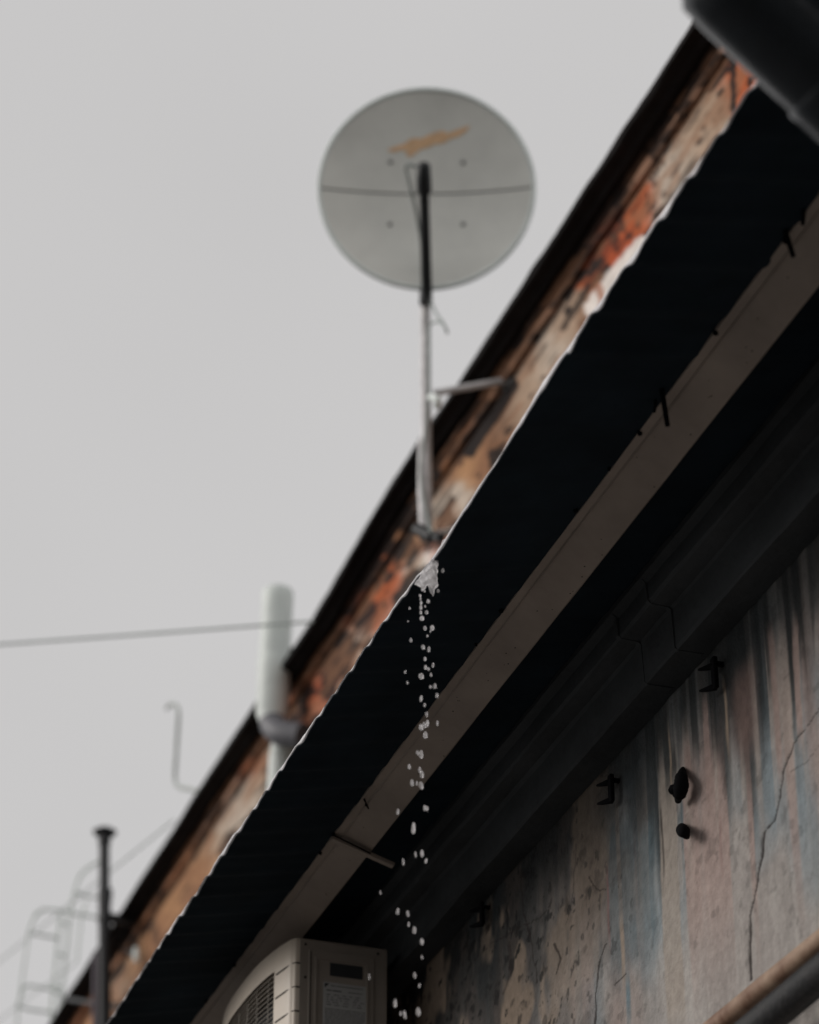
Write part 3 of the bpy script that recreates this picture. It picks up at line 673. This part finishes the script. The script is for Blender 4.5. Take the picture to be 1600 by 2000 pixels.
for yy in (8.05, 8.55):
    b = MB(); b.box((XA0+.02, yy-.02, ZA0-.045), (XW, yy+.02, ZA0-.002)); b.box((XW-.03, yy-.02, ZA0-.35), (XW, yy+.02, ZA0-.045)); b.build('bracket', M_metal, ac)

# ------------------------------------------------------------------ near drainpipe, top right
DN = 4.8
dp = empty('drainpipe', at(1448, -700, D=DN), 'dark glossy drainpipe with an elbow and socket close above the camera', 'drainpipe')
ax = [at(1446, -1500, D=DN+.6), at(1448, -326, D=DN), at(1448, -40, D=DN), at(1448, -34, D=DN), at(1452.4, -29.8, D=DN), at(1660, 167, D=DN)]
b = MB(); b.tube(ax, [.098, .098, .099, .1045, .099, .098], 36); b.build('pipe', M_dpipe, dp, True)
q0, q1 = at(1628, 136, D=DN), at(1634, 142, D=DN); q2 = at(2100, 587, D=DN)
b = MB(); b.tube([q0, q1, at(1645, 153, D=DN), q2], [.1015, .104, .1025, .1025], 36); b.build('socket', M_dpipe, dp, True)

# ------------------------------------------------------------------ pipes on the wall, bottom right
def wallpipe(e1_, e2_, rad, X_, m_, label, name='wall_pipe'):
    pa, pb_ = at(*e1_, X=X_), at(*e2_, X=X_); d = (pb_-pa)
    pts = [pa-d*4]+[pa+d*(i/12*3-1) for i in range(13)]; pts = [p_+Vector((random.uniform(-1, 1), 0, random.uniform(-1, 1)))*.0006 for p_ in pts]
    b = MB(); b.tube(pts, rad, 18); return tag(b.build(name, m_, None, True), label, 'pipe')
wallpipe((1382, 2017), (1614, 1829), .023, 2.70, M_rust, 'upper rust-flecked tan pipe along the stained wall')
wallpipe((1458, 2023), (1622, 1887), .038, 2.67, M_grpipe, 'lower thick dark grimy pipe beneath the tan pipe on the wall')

# ------------------------------------------------------------------ brackets and anchors on the wall
for (u_, v_, s, lab_) in ((1192, 1540, 1.0, 'dark hooked iron bracket on the wall under the cornice left of the iron anchors'),
                          (1394, 1315, 1.1, 'dark hooked iron bracket highest on the wall beneath the cornice above the anchors'),
                          (940, 1785, .9, 'dark iron bracket lowest under the cornice near the falling drops')):
    p = at(u_, v_, X=XW-.03); t = empty('iron_bracket', p, lab_, 'bracket', 'iron brackets under the cornice')
    b = MB(); b.box((XW-.034, p.y-.012, p.z-.040*s), (XW-.022, p.y+.010, p.z+.040*s)); b.box((XW-.026, p.y-.006, p.z+.020*s), (XW+.004, p.y+.006, p.z+.032*s)); b.build('plate', M_bolt, t, bevel=.003)
    for zz in (.022, -.032):
        b = MB(); b.tube(smooth_path([(XW-.026, p.y+.004, p.z+zz*s), (XW-.040, p.y+.03, p.z+(zz+.002)*s), (XW-.046, p.y+.052, p.z+(zz+.008)*s)]), [.010-.0006*k for k in range(13)], 8); b.build('hook', M_bolt, t, True)
def lump(path, rad, name, label, pm):
    t = empty(name, pm, label, 'anchor')
    b = MB(); pts = smooth_path(path, 5); rr = [float(np.interp(i/(len(pts)-1), np.linspace(0, 1, len(rad)), rad))*random.uniform(.88, 1.12) for i in range(len(pts))]
    b.tube(pts, rr, 12); return t, b
A = lambda u_, v_, x_: at(u_, v_, X=x_)
t, b = lump([A(1334, 1502, 2.775), A(1331, 1520, 2.745), A(1331, 1535, 2.735), A(1327, 1550, 2.74), A(1324, 1566, 2.755)], [.006, .016, .020, .017, .006], 'wall_anchor', 'upper ragged black iron anchor sticking out of the streaked wall', A(1328, 1540, XW))
b.build('stub', M_bolt, t, True)
b = MB(); b.tube([A(1330, 1540, 2.75), A(1314, 1543, 2.72), A(1308, 1546, 2.715)], [.015, .014, .007], 10); b.build('bolt_head', M_bolt, t, True)
t, b = lump([A(1332, 1616, 2.775), A(1333, 1622, 2.735), A(1337, 1626, 2.73), A(1343, 1636, 2.745)], [.010, .016, .015, .006], 'wall_anchor', 'lower small round black iron anchor below the ragged one', A(1335, 1625, XW))
b.build('stub', M_bolt, t, True)
b = MB(); b.tube([A(1326, 1622, 2.74), A(1332, 1622, 2.735)], [.008, .012], 10); b.build('bolt_head', M_bolt, t, True)

# ------------------------------------------------------------------ falling meltwater
PD = at(835, 1140, X=1.985); YD = PD.y
sw = None
outl = [(874, 1052), (862, 1084), (855, 1098), (853, 1120), (851, 1138), (855, 1146), (850, 1152), (846, 1150), (848, 1160), (845, 1168), (841, 1158), (838, 1147), (832, 1144), (829, 1152), (823, 1158), (821, 1148), (815, 1145), (809, 1143), (822, 1122), (836, 1104), (850, 1082), (866, 1056)]
bm = bmesh.new(); vs = [bm.verts.new(at(p[0], p[1], Y=YD)) for p in outl]; f = bm.faces.new(vs)
ex = bmesh.ops.extrude_face_region(bm, geom=[f]); bmesh.ops.translate(bm, vec=(-.002, -.014, -.002), verts=[g for g in ex['geom'] if isinstance(g, bmesh.types.BMVert)])
bmesh.ops.triangulate(bm, faces=bm.faces[:]); bmesh.ops.recalc_face_normals(bm, faces=bm.faces[:])
me = bpy.data.meshes.new('water_spout'); bm.to_mesh(me); bm.free(); me.materials.append(M_drop)
wsp = bpy.data.objects.new('water_spout', me); sc.collection.objects.link(wsp)
md = wsp.modifiers.new('r', 'REMESH'); md.mode = 'VOXEL'; md.voxel_size = .0016; md.use_smooth_shade = True
tx = bpy.data.textures.new('lumps', 'CLOUDS'); tx.noise_scale = .013
md = wsp.modifiers.new('d', 'DISPLACE'); md.texture = tx; md.strength = .010
md = wsp.modifiers.new('s', 'SMOOTH'); md.iterations = 4
tag(wsp, 'white splash of meltwater pouring over the canopy edge', 'water')
def icos(r, sx_, sz_, tilt=0):
    bm = bmesh.new(); bmesh.ops.create_icosphere(bm, subdivisions=2, radius=r)
    for q in bm.verts:
        t = (q.co.z/r); q.co.x *= sx_*(1-.18*t); q.co.y *= sx_*(1-.18*t); q.co.z *= sz_
        q.co.x += tilt*q.co.z; q.co *= 1+.18*math.sin(q.co.x*9/r+sx_*5)*math.cos(q.co.z*7/r)
    me = bpy.data.meshes.new('water_drop'); bm.to_mesh(me); bm.free(); me.materials.append(M_drop)
    me.polygons.foreach_set('use_smooth', [True]*len(me.polygons)); return me
Z8 = [(883, 215, 8, 1.3), (853, 347, 6, 1.4), (668, 460, 4.5, 1.3), (657, 545, 3.5, 1.2), (740, 455, 8, 1.4), (740, 488, 7, 1.3), (748, 525, 10, 1.1), (778, 487, 7, 1.3), (788, 415, 7, 1.5), (738, 400, 5, 1.5), (735, 378, 5, 1.4), (742, 425, 6, 1.4), (768, 448, 3.5, 1.4), (765, 350, 4, 1.1),
      (768, 590, 7, 1.5), (815, 587, 9, 1.4), (783, 640, 4, 1.6), (803, 610, 4, 1.6), (676, 668, 6.5, 1.5), (755, 713, 8, 1.4), (792, 728, 8, 1.8), (768, 790, 6, 1.7), (820, 830, 6.5, 1.7), (770, 845, 8, 1.3), (790, 855, 6, 1.3), (743, 902, 11, 1.2), (807, 893, 5, 1.8), (638, 875, 4, 1.8), (653, 945, 4, 2), (832, 966, 8, 1.6), (803, 972, 5, 1.6), (845, 1028, 7, 1.7),
      (742, 1048, 6, 2.6), (765, 1090, 5, 2), (778, 1150, 6, 1.8), (742, 1235, 9, 1.7), (762, 1222, 8, 1.8), (782, 1210, 8, 2.2), (770, 1285, 9, 1.8), (848, 1208, 5.5, 2.2), (742, 1412, 11, 1.7), (718, 1400, 6, 1.8), (665, 1492, 6, 2), (732, 1512, 7, 2), (748, 1542, 8, 2.2), (683, 1597, 8, 1.9), (713, 1600, 5, 2.2), (743, 1615, 9, 2), (590, 1785, 7, 2.1), (765, 1760, 7, 1.9), (780, 1764, 6, 2), (693, 1892, 8, 3.3)]
ZL = [(553, 520, 7, 2.4), (497, 530, 5.5, 2.3), (588, 583, 5, 2.4), (390, 595, 6, 2.8), (192, 860, 3, 3), (342, 1022, 7, 2.2), (430, 1043, 6, 2.4), (437, 1135, 4, 3), (487, 1187, 7, 2.4), (552, 1285, 7.5, 2), (552, 1420, 3.5, 3), (490, 1578, 6, 2.4), (530, 1668, 3.5, 3), (95, 1590, 3.5, 4), (320, 1820, 7, 2.6), (403, 1920, 6.5, 2.8), (520, 1895, 9, 2.2), (368, 1910, 3.5, 3)]
drops = [(600+a/3.333, 1050+b_/3.333, s, e) for a, b_, s, e in Z8]+[(700+a/4.444, 1550+b_/4.444, s, e) for a, b_, s, e in ZL]
meshes = [icos(.5, 1, 1.0, random.uniform(-.1, .1)) for _ in range(5)]
ONES = ['first', 'second', 'third', 'fourth', 'fifth', 'sixth', 'seventh', 'eighth', 'ninth', 'tenth', 'eleventh', 'twelfth', 'thirteenth', 'fourteenth', 'fifteenth', 'sixteenth', 'seventeenth', 'eighteenth', 'nineteenth', 'twentieth']
ORD = ONES+['twenty-'+q for q in ONES[:9]]+['thirtieth']+['thirty-'+q for q in ONES[:9]]
cnt = {}
drops.sort(key=lambda q: q[1])
for i, (u_, v_, s, e) in enumerate(drops):
    p = at(u_, v_, Y=YD-random.uniform(.0, .08)); d = (p-CAM).length; sz = s*d/F_PX
    o = bpy.data.objects.new('water_drop', meshes[i % 5]); sc.collection.objects.link(o)
    o.location = p; o.scale = (sz*.85, sz*.85, sz*e*.80/math.cos(PITCH)); o.rotation_euler = (random.uniform(-.1, .1), random.uniform(-.05, .16), random.uniform(0, 6))
    size = 'tiny faint' if s <= 4.5 else ('small' if s < 7 else ('plump' if e < 1.6 else 'long bright'))
    if v_ < 1395: w_ = 'in front of the black canopy underside'
    elif v_ < 1545: w_ = 'in front of the pale flashing strip'
    elif u_ < 730: w_ = None
    elif v_ < 1700: w_ = 'just below the pale strip'
    else: w_ = 'right of the air conditioner'
    if w_:
        cnt[w_] = cnt.get(w_, -1)+1; lb = '%s falling drop, %s from the top %s' % (size, ORD[cnt[w_]], w_)
    else: lb = 'thin lone drop falling in front of the air conditioner side panel'
    tag(o, lb, 'water drop', 'falling drops of meltwater')
